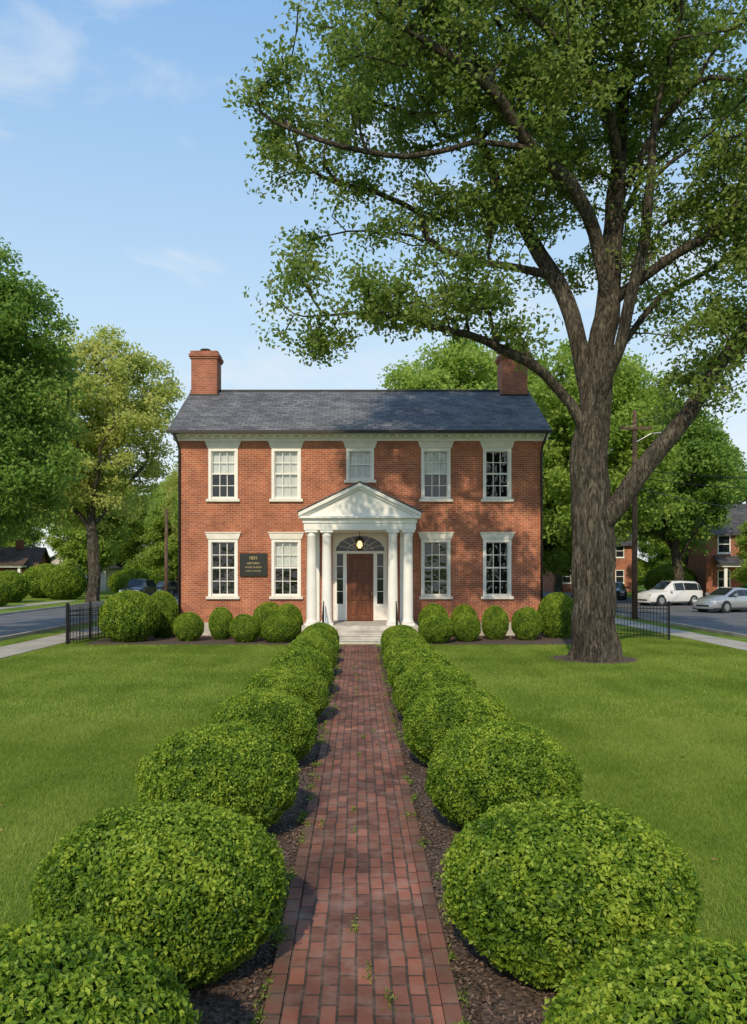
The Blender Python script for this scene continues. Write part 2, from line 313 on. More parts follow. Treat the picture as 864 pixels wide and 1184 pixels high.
found=[(-8.05,27.3,1.02,1.75),(-6.0,27.4,.52,1.0),(-4.95,28.0,.44,1.15),(-3.95,27.0,.52,.95),(-2.75,26.9,.62,.95),(-3.3,28.6,.6,1.3),(-7.3,28.9,.6,1.7),(-2.6,28.4,.55,1.25),
 (2.65,26.6,.58,1.0),(3.75,27.2,.5,1.0),(4.9,28.0,.48,1.2),(6.0,27.8,.53,1.15),(7.35,28.7,.75,1.65),(2.75,28.5,.55,1.25),(3.9,28.9,.5,1.2)]
for i,(x,y,rr,h) in enumerate(found):
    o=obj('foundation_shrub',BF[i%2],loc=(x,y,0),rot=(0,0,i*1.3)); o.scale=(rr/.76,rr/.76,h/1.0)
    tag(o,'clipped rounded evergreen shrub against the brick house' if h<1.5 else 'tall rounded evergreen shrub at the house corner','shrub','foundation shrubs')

# ---------------------------------------------------------------- trees
def resample(pts,step=.4):
    P=np.array(pts,float); out=[]
    Q=np.vstack([2*P[0]-P[1],P,2*P[-1]-P[-2]])
    for i in range(1,len(Q)-2):
        p0,p1,p2,p3=Q[i-1:i+3]; m=max(2,int(np.linalg.norm(p2-p1)/step))
        for t in np.arange(m)/m: out.append(.5*((2*p1)+(-p0+p2)*t+(2*p0-5*p1+4*p2-p3)*t*t+(-p0+3*p1-3*p2+p3)*t**3))
    out.append(P[-1]); return np.array(out)
def grow(limbs,T,seed,bf=.25,step=.45,rtip=.0235,expo=.5,flare=.45,jit=.06,boost=None,rmin=.012):
    r=np.random.default_rng(seed)
    cap=200000; pos=np.zeros((cap,3)); par=np.full(cap,-1); pl=np.zeros(cap); n=0; extra={}
    for li,l in enumerate(limbs):
        P=resample(l); P[1:]+=r.normal(size=P[1:].shape)*.05
        if li==0: prev=-1; s=0
        else:
            prev=int(np.argmin(((pos[:n]-P[0])**2).sum(1))); s=1
        for p in P[s:]:
            pos[n]=p; par[n]=prev; pl[n]=0 if prev<0 else pl[prev]+np.linalg.norm(p-pos[prev]); prev=n; n+=1
        if boost and li in boost: extra[prev]=boost[li]
    minz=limbs[0][0][2]
    startz=max(2.0,T[:,2].min()-2.5) 
    d0=np.array([np.sqrt(((pos[:n]-t)**2).sum(1)).min() for t in T]); order=np.argsort(d0)
    tips=[]
    for k in order:
        t=T[k]; d=np.sqrt(((pos[:n]-t)**2).sum(1)); c=d+bf*pl[:n]+np.where(pos[:n,2]<startz,50,0)+np.maximum(0,pos[:n,2]-t[2]-.5)*.7
        i=int(np.argmin(c)); D=d[i]; q=par[i]
        pd=(pos[i]-pos[q])/max(1e-6,np.linalg.norm(pos[i]-pos[q])) if q>=0 else np.array([0,0,1.])
        ctrl=pos[i]+pd*D*.35+np.array([0,0,.10*D])+r.normal(size=3)*.08*D+ (t-pos[i])*.15
        m=max(2,int(D/step)); prev=i
        for s in range(1,m+1):
            u=s/m; p=(1-u)**2*pos[i]+2*u*(1-u)*ctrl+u*u*t+r.normal(size=3)*jit*(s<m)
            pos[n]=p; par[n]=prev; pl[n]=pl[prev]+np.linalg.norm(p-pos[prev]); prev=n; n+=1
        tips.append(prev)
    cnt=np.zeros(n)
    for t in tips: cnt[t]+=1
    for t,e_ in extra.items(): cnt[t]+=e_*len(T)
    kids=[[] for _ in range(n)]
    for i in range(n-1,0,-1):
        if par[i]>=0: kids[par[i]].append(i)
    for i in range(n-1,0,-1):
        cnt[i]=max(cnt[i],.6)
        if par[i]>=0: cnt[par[i]]+=cnt[i]
    rad=np.maximum(rmin,rtip*cnt**expo)
    for t,e_ in extra.items():
        c=t; ch=[]
        while c>=0 and len(ch)<14: ch.append(c); c=par[c]
        for q_,c in enumerate(ch): rad[c]=rad[c]*(.25+.75*q_/len(ch))
    V=[];F=[]; vo=0
    stack=[(0,-1)]
    while stack:
        s,p=stack.pop(); chain=[s]; c=s
        while kids[c]:
            ks=sorted(kids[c],key=lambda j:-cnt[j])
            for o in ks[1:]: stack.append((o,c))
            c=ks[0]; chain.append(c)
        idx=([p] if p>=0 else [])+chain
        if len(idx)<2: continue
        P=pos[idx]; rr=rad[idx].copy()
        if p>=0: rr[0]=min(rr[0],rr[1]*1.35)
        if len(rr)>4:
            for _ in range(3): rr[1:-1]=(rr[:-2]+rr[1:-1]*2+rr[2:])/4
        if len(P)>3: P[1:-1]=(P[:-2]+2*P[1:-1]+P[2:])/4
        if p<0 and rr[0]>.4:      # denser rings along the big trunk so flare and furrows read
            tt=np.arange(len(P)); t2=np.linspace(0,len(P)-1,(len(P)-1)*4+1)
            P=np.stack([np.interp(t2,tt,P[:,j]) for j in range(3)],1); rr=np.interp(t2,tt,rr)
        ns=(64 if p<0 else 28) if rr[0]>.25 else (12 if rr[0]>.1 else (6 if rr[0]>.035 else 4))
        Tn=np.gradient(P,axis=0); Tn=norm(Tn); ref=np.array([1.,0.2,0]) if abs(Tn[0][2])>.6 else np.array([0,0.1,1.])
        U=norm(np.cross(Tn,ref)); W=np.cross(Tn,U); a=np.arange(ns)*2*math.pi/ns
        Rm=np.repeat(rr[:,None],ns,1)
        if p<0:
            z=P[:,2:3]-minz; Rm=Rm*(1+flare*np.exp(-z/.5)*(.8+.5*np.sin(5*a+1)[None]+.35*np.sin(3*a)[None])+ .05*np.sin(4*a+z*.7)+.03*np.sin(7*a-z)+.018*np.sin(15*a+1.5*np.sin(z*1.3))+.012*np.sin(23*a-2*np.sin(z*.9)))
        ring=P[:,None]+Rm[:,:,None]*(np.cos(a)[None,:,None]*U[:,None]+np.sin(a)[None,:,None]*W[:,None])
        V.append(ring.reshape(-1,3)); m=len(P)
        i0=np.arange((m-1))[:,None]*ns+np.arange(ns)[None]; i1=np.arange((m-1))[:,None]*ns+(np.arange(ns)[None]+1)%ns
        F.append(np.stack([i0,i1,i1+ns,i0+ns],-1).reshape(-1,4)+vo); vo+=m*ns
    V=np.vstack(V); F=np.vstack(F)
    me=bpy.data.meshes.new('trunk'); me.vertices.add(len(V)); me.vertices.foreach_set('co',V.astype(np.float32).ravel())
    me.loops.add(F.size); me.loops.foreach_set('vertex_index',F.astype(np.int32).ravel()); me.polygons.add(len(F))
    me.polygons.foreach_set('loop_start',np.arange(len(F),dtype=np.int32)*4); me.polygons.foreach_set('loop_total',np.full(len(F),4,dtype=np.int32))
    me.polygons.foreach_set('use_smooth',np.ones(len(F),dtype=bool)); me.materials.append(M['bark']); me.update(calc_edges=True)
    return me,pos[tips]
def ellpts(E,dens,r,power=.45):
    out=[]
    for e in E:
        (x,y,z,a,b_,c)=e[:6]; kf=e[6] if len(e)>6 else 1
        k=max(3,int(dens*kf*a*b_*c)); D=norm(r.normal(size=(k,3))); D*= (r.random((k,1))**power); out.append(D*[a,b_,c]+[x,y,z])
    return np.vstack(out)
def crown(name,tips,per,cr,ll,lw,mat,seed):
    r=np.random.default_rng(seed); k=np.repeat(np.arange(len(tips)),per); n=len(k)
    sz=.6+.8*r.random(len(tips))
    off=norm(r.normal(size=(n,3)))*(r.random((n,1))**.6)*sz[k][:,None]*[cr,cr,cr*.65]
    C=tips[k]+off; Nn=norm(r.normal(size=(n,3))*.75+[-.08,-.35,.5]+off/cr*.4)
    V=leafverts(C,Nn,ll,lw,r,.2); tv=r.random(len(tips))*.35
    v=np.clip(.15+tv[k]+r.random(n)*.45,0,1)
    return npmesh(name,V,4,mat,np.repeat(v,4))
def P(px,py,dy=0):
    Y=21.8+dy; return ((px-415)/900*Y-6.6, dy, 2.5+(659-py)/900*Y)
limbs=[[(0,0,-.1),(-.02,0,1.2),(-.06,0,2.8),P(684,560),P(686,500),P(696,420,.1),P(704,330,.2),P(712,230,.3),P(720,120,.4),P(730,0,.2),P(735,-90,0)],
 [P(690,612),P(716,582,-.2),P(752,532,-.5),P(795,480,-.8),P(828,425,-1.1),P(864,378,-1.5),P(930,310,-2)],
 [P(684,510),P(662,466,-.2),P(630,432,-.5),P(590,408,-.8),P(545,388,-1.2),P(480,372,-1.5),P(400,362,-1.5),P(345,368,-1.3)],
 [P(686,490),P(668,400,.3),P(650,335,.6),P(618,280,.9),P(585,235,1.2),P(555,160,1.5),P(520,80,1.8)],
 [P(704,340),P(690,270,-.5),P(660,215,-1),P(615,175,-1.5),P(560,165,-2),P(470,180,-2.3),P(380,165,-2.5),P(310,140,-2.6)],
 [P(704,355),P(740,320,-.4),P(790,290,-.8),P(850,250,-1.2),P(920,200,-1.5)],
 [P(692,455),P(722,395,.6),P(775,335,1.5),P(850,305,2.4),P(910,300,3)],
 [P(716,240),P(745,170,-.6),P(790,110,-1.4),P(840,40,-2),P(880,-30,-2.4)],
 [P(718,200),P(700,120,-1),P(660,60,-2),P(600,10,-2.8),P(540,-40,-3.2)],
 [P(640,320,.6),P(600,312,.2),P(530,295,-.2),P(460,270,-.5),P(400,265,-.8)],
 [P(716,220),P(700,140,2),P(650,80,3.5),P(600,40,4.5)],
 [P(710,300),P(730,230,2),P(780,170,4),P(830,130,5)],
 [P(615,175,-1.5),P(570,100,-2.5),P(500,50,-3),P(440,20,-3.5)],
 [P(688,480),P(716,400,-.6),P(738,310,-1.0),P(752,220,-1.3),P(760,120,-1.6),P(790,20,-2)]]
def E(px,py,dy,rx,ry,rz,k=1): 
    p=P(px,py,dy); return (*p,rx,ry,rz,k)
r=np.random.default_rng(5)
EL=[E(470,75,-1,3.3,4,2.6,.8),E(395,45,-2,1.4,2.5,1.5,1.1),E(328,130,-2,1.0,1.6,1.7,1.6),E(385,170,-2,1.7,2,1.2,1.3),E(600,90,0,3.4,5,3,.62),E(430,255,-.5,2.3,1.9,1.0,1.5),E(345,325,-1.2,.9,1.3,1.0,2.4),E(362,385,-1.2,1.0,1.2,.5,3),
 E(440,350,-1.4,1.7,1.6,.9,2.0),E(530,345,-1,2.0,1.9,.8,1.8),E(560,260,.5,2.1,2.4,1.1,1.2),E(600,392,-.5,1.1,1.4,.5,2.2),E(620,190,0,2.2,4,1.4,.9),E(760,90,0,4,5,3.4,.55),E(690,40,0,3,5,3,.6),E(800,260,0,3.2,4.5,1.7,.65),E(840,400,-1,2.1,3,1.2,.9),E(780,330,.5,1.6,3,.9,.8),
 E(650,300,1,1.2,2,.8,1.2),E(800,470,-.5,1.6,2.4,.4),E(900,180,-1,3,4,3.6,.7),E(930,330,-1.5,2.4,3,2.2,.8),E(650,-60,0,7,5,2.6,.5),E(480,-30,-2,3,4,2,.6)]
T=ellpts(EL,5.0,r,.5)
vc=T[r.integers(0,len(T),90)]+r.normal(size=(90,3))*.3
keep=np.ones(len(T),bool)
for c in vc: keep&=((T-c)**2).sum(1)>r.uniform(.5,1.05)**2
T=T[keep]; print('oak targets',len(T))
tm,tips=grow(limbs,T,3,rtip=.60/math.sqrt(len(T)*1.5),bf=.22,boost={1:.24,13:.05,3:.03,2:.02},flare=.5,rmin=.018)
tree=top('oak_tree',(6.6,21.8,0),'mature spreading oak with thick forked trunk on the lawn','tree')
obj('trunk',tm,tree); obj('crown',crown('crown',tips,118,.72,.15,.09,M['oak'],8),tree)

def gentree(seed,h,rad,base,mat,nt_,per,cr,ll,trunk_r):
    r=np.random.default_rng(seed); cz=(h+base)/2; H=(h-base)/2
    Es=[(0,0,cz,rad*.8,rad*.8,H*.9)]
    for i in range(9):
        a=r.random()*6.28; q=rad*.55*r.uniform(.6,1.1); z=base+H*2*r.uniform(.12,.8); s=r.uniform(.3,.5)
        Es.append((q*math.cos(a),q*math.sin(a),z,rad*s,rad*s,H*s*.7))
    Es.append((r.normal()*.4,r.normal()*.4,h-H*.3,rad*.4,rad*.4,H*.3))
    T=ellpts(Es,nt_/max(1,sum(e[3]*e[4]*e[5] for e in Es)),r,.42)
    vc=T[r.integers(0,len(T),26)]; keep=np.ones(len(T),bool)
    for c in vc: keep&=((T-c)**2).sum(1)>(rad*r.uniform(.1,.2))**2
    T=T[keep]
    l=[[(0,0,-.1),(r.normal()*.1,r.normal()*.1,base*.6),(r.normal()*.2,r.normal()*.2,base*1.2),(r.normal()*.3,r.normal()*.3,cz),(r.normal()*.3,r.normal()*.3,h*.85)]]
    for i in range(4):
        a=i*1.6+r.random(); z=base*r.uniform(.85,1.5); l.append([(0,0,z),(rad*.3*math.cos(a),rad*.3*math.sin(a),z+H*.35),(rad*.6*math.cos(a),rad*.6*math.sin(a),z+H*.7)])
    tm,tips=grow(l,T,seed,rtip=trunk_r/math.sqrt(len(T)*1.15),step=.8)
    return tm,crown('crown',tips,per,cr,ll,ll*.6,mat,seed+1)
TA=gentree(21,14.2,4.9,2.4,M['leafA'],800,170,.75,.16,.3)
TB=gentree(22,20,6.9,5,M['leafB'],560,150,1.15,.26,.42)
TC=gentree(23,17,6,3.0,M['leafC'],520,160,1.1,.27,.4)
TD=gentree(24,13.5,5.2,3.2,M['leafA'],430,140,1.0,.28,.33)
TE=gentree(25,13,4.6,1.6,M['leafC'],420,150,1.0,.28,.3)
def tree_at(t,x,y,s,rot,label,group=None,name='deciduous_tree'):
    e=top(name,(x,y,0),label,'tree',group,rot=(0,0,rot),scale=(s,s,s)); obj('trunk',t[0],e); obj('crown',t[1],e)
tree_at(TA,-14.3,27,1.03,0,'dense dark green maple beside the pavement')
tree_at(TB,-20.2,59,1.06,0,'tall tree with pale golden green crown beyond the street')
tree_at(TC,7.0,56,1.14,0,'bright green tree standing behind the brick house')
tree_at(TC,15.5,52,1.05,2,'bright green tree behind the house by the street')
tree_at(TC,12.8,66,1.25,4,'bright green tree behind the house by the street')
tree_at(TD,24.6,60,1.12,0,'dark green tree with leaning trunk by parked cars')
tree_at(TD,33,76,1.15,1.5,'broad dark green tree beside a brick house')
tree_at(TB,-17.5,90,.85,2,'pale golden green tree beyond the street','neighbourhood trees')
tree_at(TE,-27,78,1,0,'mid green tree in the neighbouring garden','neighbourhood trees')
tree_at(TE,28.6,54,.55,0,'small green garden tree beside the street','neighbourhood trees')
far=[(TD,-37,74,1.2),(TE,-22.5,96,1),(TC,-31,100,.85),(TE,-15,80,.95),(TC,-12,100,1.0),(TC,22,86,1.0),(TE,30,98,1.1),(TE,17,74,1.1),(TC,40,95,1),(TE,46,80,1.1),(TD,-46,90,1.1),(TC,0,84,.9),(TE,-6,96,1),(TE,20,72,.9)]
for i,(t,x,y,s) in enumerate(far): tree_at(t,x,y,s,i*1.1,'green leafy tree in the neighbouring gardens','neighbourhood trees')
for i in range(26):
    x=-92+i*7.4+random.uniform(-2,2); tree_at([TE,TD,TC][i%3],x,128+random.uniform(-8,12),random.uniform(.85,1.15),i*.9,'distant green tree along the horizon','distant trees')
for i,(x,y,s,h) in enumerate([(-24.5,52,1.2,1.9),(-26.6,53,1.4,2.2),(-28.8,51,1.2,1.7),(-27,60,1.5,2.4),(-21.5,72,1,2),(29.5,58,1.3,1.5),(31.5,57,1.2,1.3),(12.5,60,1.6,2.4),(10.2,60,1.5,2.6),(13.2,77,1.6,3),(-23,78,2,2.6),(-31,56,1.6,2),(-25,66,1.8,2.8),(-28,70,2.2,3),(26.5,66,1.8,2.6),(28.4,71,2.2,3)]):
    o=obj('garden_shrub',BF[i%2],loc=(x,y,0)); o.scale=(s/.76,s/.76,h); tag(o,'loose green shrub in a neighbouring garden','shrub','garden shrubs')
for i in range(34):
    x=-100+i*6.2; o=obj('distant_hedge',BF[i%2],loc=(x,120+random.uniform(-5,5),0)); o.scale=(5.2,3,random.uniform(3.5,5.5)); tag(o,'distant mass of green shrubbery on the horizon','shrub','distant shrubbery')

# ---------------------------------------------------------------- main house
HX0,HX1=-6.87,7.0; HY=29.6
house=top('brick_house',(0,HY,0),'two storey red brick colonial house with white portico','house')
wins=[(-5.16,5.2,7.13,1.12,2),(-2.76,5.2,7.13,1.12,1),(.05,5.92,7.13,1.06,1),(2.93,5.2,7.13,1.12,2),(5.26,5.2,7.13,1.08,0),
      (-5.16,1.5,3.67,1.12,0),(-2.76,1.5,3.67,1.12,2),(2.93,1.5,3.67,1.12,0),(5.26,1.5,3.67,1.08,0)]
DO=(-1.0,1.1,.55,3.9)
ops=[(c-w/2,c+w/2,z0,z1) for c,z0,z1,w,_ in wins]+[DO]
def wall_with_holes(b,x0,x1,z0,z1,ops,y,dep,mi=0):
    xs=sorted({x0,x1,*[o[0] for o in ops],*[o[1] for o in ops]}); zs=sorted({z0,z1,*[o[2] for o in ops],*[o[3] for o in ops]})
    for i in range(len(xs)-1):
        for j in range(len(zs)-1):
            cx=(xs[i]+xs[i+1])/2; cz=(zs[j]+zs[j+1])/2
            if any(o[0]<cx<o[1] and o[2]<cz<o[3] for o in ops): continue
            b.quad((xs[i],y,zs[j]),(xs[i+1],y,zs[j]),(xs[i+1],y,zs[j+1]),(xs[i],y,zs[j+1]),mi)
    for a,c,d,e in ops:
        b.quad((a,y,d),(a,y,e),(a,y+dep,e),(a,y+dep,d),mi); b.quad((c,y,d),(c,y+dep,d),(c,y+dep,e),(c,y,e),mi)
        b.quad((a,y,e),(c,y,e),(c,y+dep,e),(a,y+dep,e),mi); b.quad((a,y,d),(a,y+dep,d),(c,y+dep,d),(c,y,d),mi)
b=MB(); HD=7.0; WT=7.6
wall_with_holes(b,HX0,HX1,0,WT,ops,0,.3)
b.quad((HX0,0,0),(HX0,0,WT),(HX0,HD,WT),(HX0,HD,0)); b.quad((HX1,0,0),(HX1,HD,0),(HX1,HD,WT),(HX1,0,WT)); b.quad((HX0,HD,0),(HX0,HD,WT),(HX1,HD,WT),(HX1,HD,0))
RZ=9.98
for x in (HX0,HX1): b.add([(x,0,WT),(x,HD,WT),(x,HD/2,RZ-.25)],[(0,1,2)])
obj('wall',b.mesh('wall',M['brick']),house)
b=MB(); b.box(HX0+.05,HX1-.05,1.2,1.25,.3,7.5); b.box(HX0+.05,HX1-.05,.31,1.19,4.5,4.6); b.box(HX0+.05,HX1-.05,.31,1.19,.4,.5); b.box(HX0+.05,HX1-.05,.31,1.19,7.45,7.5)
for x in (-6.8,-4,-1.3,1.4,4.1,6.85): b.box(x,x+.05,.31,1.19,.51,4.49); b.box(x,x+.05,.31,1.19,4.61,7.44)
obj('interior',b.mesh('interior',M['inside']),house)
for c,z0,z1,w,cur in wins:
    fb=MB(); a0,a1=c-w/2,c+w/2; cs=.14; y0,y1=.03,.16
    fb.box(a0+.001,a0+cs-.03,-.02,.05,z0+.001,z1-.001); fb.box(a1-cs+.03,a1-.001,-.02,.05,z0+.001,z1-.001); fb.box(a0+cs-.03,a1-cs+.03,-.018,.05,z1-cs+.03,z1-.001)
    fb.box(a0+.002,a0+cs,.052,y1,z0,z1); fb.box(a1-cs,a1-.002,.052,y1,z0,z1); fb.box(a0+cs,a1-cs,.052,y1,z1-cs,z1); fb.box(a0+cs,a1-cs,.052,y1,z0,z0+.09)
    zm=(z0+z1)/2; fb.box(a0+cs,a1-cs,.056,y1-.01,zm-.03,zm+.03)
    g0,g1=a0+cs,a1-cs
    for k in (1,2): 
        x=g0+(g1-g0)*k/3; fb.box(x-.013,x+.013,.085,.12,z0+.09,zm-.03); fb.box(x-.013,x+.013,.075,.11,zm+.03,z1-cs)
    for lo,hi in ((z0+.09,zm-.03),(zm+.03,z1-cs)):
        nn=2 if z1-z0>1.5 else 1
        for k in range(1,nn): fb.box(g0,g1,.08,.115,lo+(hi-lo)*k/nn-.013,lo+(hi-lo)*k/nn+.013)
    wo=obj('window',fb.mesh('window',M['white']),house)
    gb=MB(); gb.quad((g0,.125,z0+.09),(g1,.125,z0+.09),(g1,.125,z1-cs),(g0,.125,z1-cs)); obj('glass_pane',gb.mesh('glass_pane',M['glass']),wo)
    sb=MB(); sb.box(a0-.08,a1+.08,-.1,.035,z0-.11,z0-.002); obj('window_sill',sb.mesh('window_sill',M['lint']),wo,bevel=.01)
    lb=MB(); t=z1+.23; e=.11
    pts=[(a0-.03,z1+.003),(a1+.03,z1+.003),(a1+e,t),(a0-e,t)]
    lb.add([(x,-.05,z) for x,z in pts]+[(x,.02,z) for x,z in pts],[(0,1,2,3),(7,6,5,4),(0,4,5,1),(1,5,6,2),(2,6,7,3),(3,7,4,0)])
    lb.box(a0-e-.02,a1+e+.02,-.08,.015,t+.002,t+.04)
    obj('lintel',lb.mesh('lintel',M['lint']),wo)
    if cur:
        cb=MB(); zl=z0+.09 if cur==1 else z0+(z1-z0)*.52
        n=24
        for k in range(n):
            xa=g0+(g1-g0)*k/n; xb=g0+(g1-g0)*(k+1)/n; ya=.18+.01*math.sin(k*1.3); yb=.18+.01*math.sin((k+1)*1.3)
            cb.quad((xa,ya,zl),(xb,yb,zl),(xb,yb,z1),(xa,ya,z1))
        obj('curtain',cb.mesh('curtain',M['curtain'],True),wo)
b=MB(); b.box(HX0-.03,HX1+.03,-.06,0.0-.002,7.40,7.48); b.box(HX0-.06,HX1+.06,-.10,-.002,7.482,7.6); b.box(HX0-.2,HX1+.2,-.4,-.002,7.602,7.68)
x=HX0
while x<HX1: b.box(x,x+.13,-.28,-.102,7.5,7.6); x+=.33
for sx in (HX0,HX1):
    s=-1 if sx<0 else 1; b.box(min(sx+s*.002,sx+s*.2),max(sx+s*.002,sx+s*.2),.0,.5,7.45,7.68)
obj('cornice',b.mesh('cornice',M['white']),house)
b=MB(); RX0,RX1=-7.15,7.22; ez=7.72
prof=[(-.55,ez),(3.5,RZ+.12),(7.55,ez)]; th=.1
vs=[]
for x in (RX0,RX1):
    for y,z in prof: vs.append((x,y,z))
    for y,z in prof: vs.append((x,y,z-th))
b.add(vs,[(0,6,7,1),(1,7,8,2),(3,4,10,9),(4,5,11,10),(0,1,4,3),(1,2,5,4),(6,9,10,7),(7,10,11,8),(0,3,9,6),(2,8,11,5)])
roof=obj('roof',b.mesh('roof',M['slate']),house)
b=MB(); b.tube([(RX0,3.5,RZ+.13),(RX1,3.5,RZ+.13)],.06,8); obj('ridge_cap',b.mesh('ridge_cap',M['gutter']),roof)
for x0 in (-7.02,5.98):
    b=MB(); x1=x0+1.08; y0,y1=3.0,4.0
    b.box(x0,x1,y0,y1,9.0,11.35,0); b.box(x0-.05,x1+.05,y0-.05,y1+.05,11.352,11.43,0); b.box(x0-.09,x1+.09,y0-.09,y1+.09,11.432,11.55,0); b.box(x0-.03,x1+.03,y0-.03,y1+.03,11.552,11.68,0)
    b.box(x0-.05,x1+.05,y0-.05,y1+.05,9.3,9.86,1)
    ch=obj('chimney',b.mesh('chimney',[M['chim'],M['gutter']]),roof)
    if x0<0:
        b=MB(); b.lathe(x0+.5,3.5,[(.17,11.68),(.17,11.8),(.22,11.81),(.22,11.86)],12); obj('chimney_pot',b.mesh('chimney_pot',M['gutter']),roof)
b=MB(); b.box(RX0,RX1,-.66,-.56,7.6,7.71); obj('gutter',b.mesh('gutter',M['gutter']),house)
for x in (HX0+.08,HX1-.08):
    b=MB(); s=-1 if x<0 else 1
    b.tube([(x+s*.1,-.6,7.6),(x+s*.05,-.12,7.25),(x+s*.02,-.06,7.0),(x+s*.02,-.06,.1)],.045,8); obj('downspout',b.mesh('downspout',M['gutter'],True),house)
b=MB(); b.box(HX0-.02,HX1+.02,-.03,-.003,0,.5); obj('foundation',b.mesh('foundation',M['stone']),house)
c=.05; b=MB(); y0,y1=.12,.22
for a0,a1 in ((-1.0,-.84),(-.60,-.46),(.56,.70),(.94,1.1)): b.box(a0,a1,y0,y1,.57,3.12)
b.box(-1.0,1.1,y0-.04,y1,3.122,3.22)
for a0,a1 in ((-.84,-.60),(.70,.94)): b.box(a0,a1,y0+.02,y1-.002,.57,1.2)
n=24; rx,rz=.93,.58; zc=3.222
for k in range(n):
    t0=math.pi*k/n; t1=math.pi*(k+1)/n
    xa,za=c+rx*math.cos(t0),zc+rz*math.sin(t0); xb,zb=c+rx*math.cos(t1),zc+rz*math.sin(t1)
    b.quad((xb,y0,zb),(xa,y0,za),(xa,y0,3.9),(xb,y0,3.9)); b.quad((xa,y0,za),(xb,y0,zb),(xb,y1,zb),(xa,y1,za))
b.quad((-1.0,y0,zc),(c-rx,y0,zc),(c-rx,y0,3.9),(-1.0,y0,3.9)); b.quad((c+rx,y0,zc),(1.1,y0,zc),(1.1,y0,3.9),(c+rx,y0,3.9))
obj('door_surround',b.mesh('door_surround',M['white']),house)
b=MB(); yy=.19
b.add([(c+rx*math.cos(math.pi*k/n),yy,zc+rz*math.sin(math.pi*k/n)) for k in range(n+1)],[tuple(range(n+1))[::-1]],1)
for k in range(1,8):
    t=math.pi*k/8; b.tube([(c+.14*math.cos(t),yy-.02,zc+.1*math.sin(t)),(c+rx*math.cos(t),yy-.02,zc+rz*math.sin(t))],.01,4,0)
b.tube([(c+.5*math.cos(math.pi*k/16),yy-.02,zc+.3*math.sin(math.pi*k/16)) for k in range(17)],.01,4,0)
obj('fanlight',b.mesh('fanlight',[M['white'],M['dglass']]),house)
for a0,a1 in ((-.84,-.60),(.70,.94)):
    b=MB(); b.quad((a0,.19,1.2),(a1,.19,1.2),(a1,.19,3.12),(a0,.19,3.12),1)
    for k in range(1,4): z=1.2+1.92*k/4; b.box(a0,a1,.165,.185,z-.012,z+.012,0)
    obj('sidelight',b.mesh('sidelight',[M['white'],M['dglass']]),house)
b=MB(); d0,d1=-.46,.56; b.box(d0,d1,.18,.21,.57,3.12)
xm=(d0+d1)/2
for a0,a1 in ((d0,d0+.11),(xm-.05,xm+.05),(d1-.11,d1)): b.box(a0,a1,.15,.179,.57,3.12)
for a0,a1 in ((d0+.112,xm-.052),(xm+.052,d1-.112)):
    for z0,z1 in ((.57,.74),(1.34,1.48),(2.3,2.42),(2.98,3.12)): b.box(a0,a1,.152,.179,z0,z1)
    for z0,z1 in ((.74,1.34),(1.48,2.3),(2.42,2.98)): b.box(a0+.05,a1-.05,.16,.179,z0+.05,z1-.05)
door=obj('door',b.mesh('door',M['door']),house,bevel=.008)
b=MB(); b.lathe(0,0,[(.012,0),(.012,.05),(.035,.06),(.03,.1)],10); h=obj('handle',b.mesh('handle',M['gold'],True),door,loc=(d1-.06,.15,1.6),rot=(math.radians(90),0,0))
PY=-2.1; b=MB(); b.box(-2.0,2.08,PY-.35,-.035,0,.55); 
port=obj('portico',b.mesh('portico',M['stone']),house,bevel=.015)
for k in range(3):
    b=MB(); yb=PY-.352-.34*(2-k)-(.002 if k<2 else 0); yf_=PY-.352-.34*(3-k); zt=.1375*(k+1)
    b.box(-1.3,1.38,yf_+.03,yb,0,zt-.045); b.box(-1.33,1.41,yf_,yb-.001,zt-.044,zt)
    obj('step',b.mesh('step',M['stone']),port,bevel=.01)
def column(x,y):
    b=MB(); z0,z1=.55,3.9
    b.box(x-.23,x+.23,y-.23,y+.23,z0+.001,z0+.08)
    b.lathe(x,y,[(.215,z0+.081),(.22,z0+.12),(.2,z0+.15),(.185,z0+.17),(.18,z0+.25),(.178,1.6),(.165,2.8),(.155,3.68),(.17,3.7),(.17,3.73),(.16,3.74),(.2,3.82)],28)
    b.box(x-.22,x+.22,y-.22,y+.22,3.821,3.899)
    me=b.mesh('column',M['white']); 
    for p in me.polygons: p.use_smooth=(abs(p.normal.z)<.9 and len(p.vertices)==4 and .62<p.center.z<3.82)
    obj('column',me,port)
for x in (-1.67,-1.13,1.2,1.74): column(x,PY)
for x in (-1.67,1.74):
    b=MB(); b.box(x-.18,x+.18,-.12,-.035,.551,3.899); obj('pilaster',b.mesh('pilaster',M['white']),port)
b=MB(); f=PY-.24; b.box(-1.93,2.0,f,-.004,3.901,4.14); b.box(-1.97,2.04,f-.04,-.004,4.142,4.24); 
b.box(-2.06,2.13,f-.16,-.004,4.3,4.38); b.box(-1.95,2.02,f-.03,-.004,4.241,4.299)
obj('entablature',b.mesh('entablature',M['white']),port,bevel=.008)
b=MB(); cx=.035; hw=2.1; za=4.382; zp=5.42; yf=f-.16
b.add([(cx-hw+.1,f+.02,za),(cx+hw-.1,f+.02,za),(cx,f+.02,zp-.05),(cx-hw+.1,-.004,za),(cx+hw-.1,-.004,za),(cx,-.004,zp-.05)],[(0,1,2),(0,2,5,3),(1,4,5,2)])
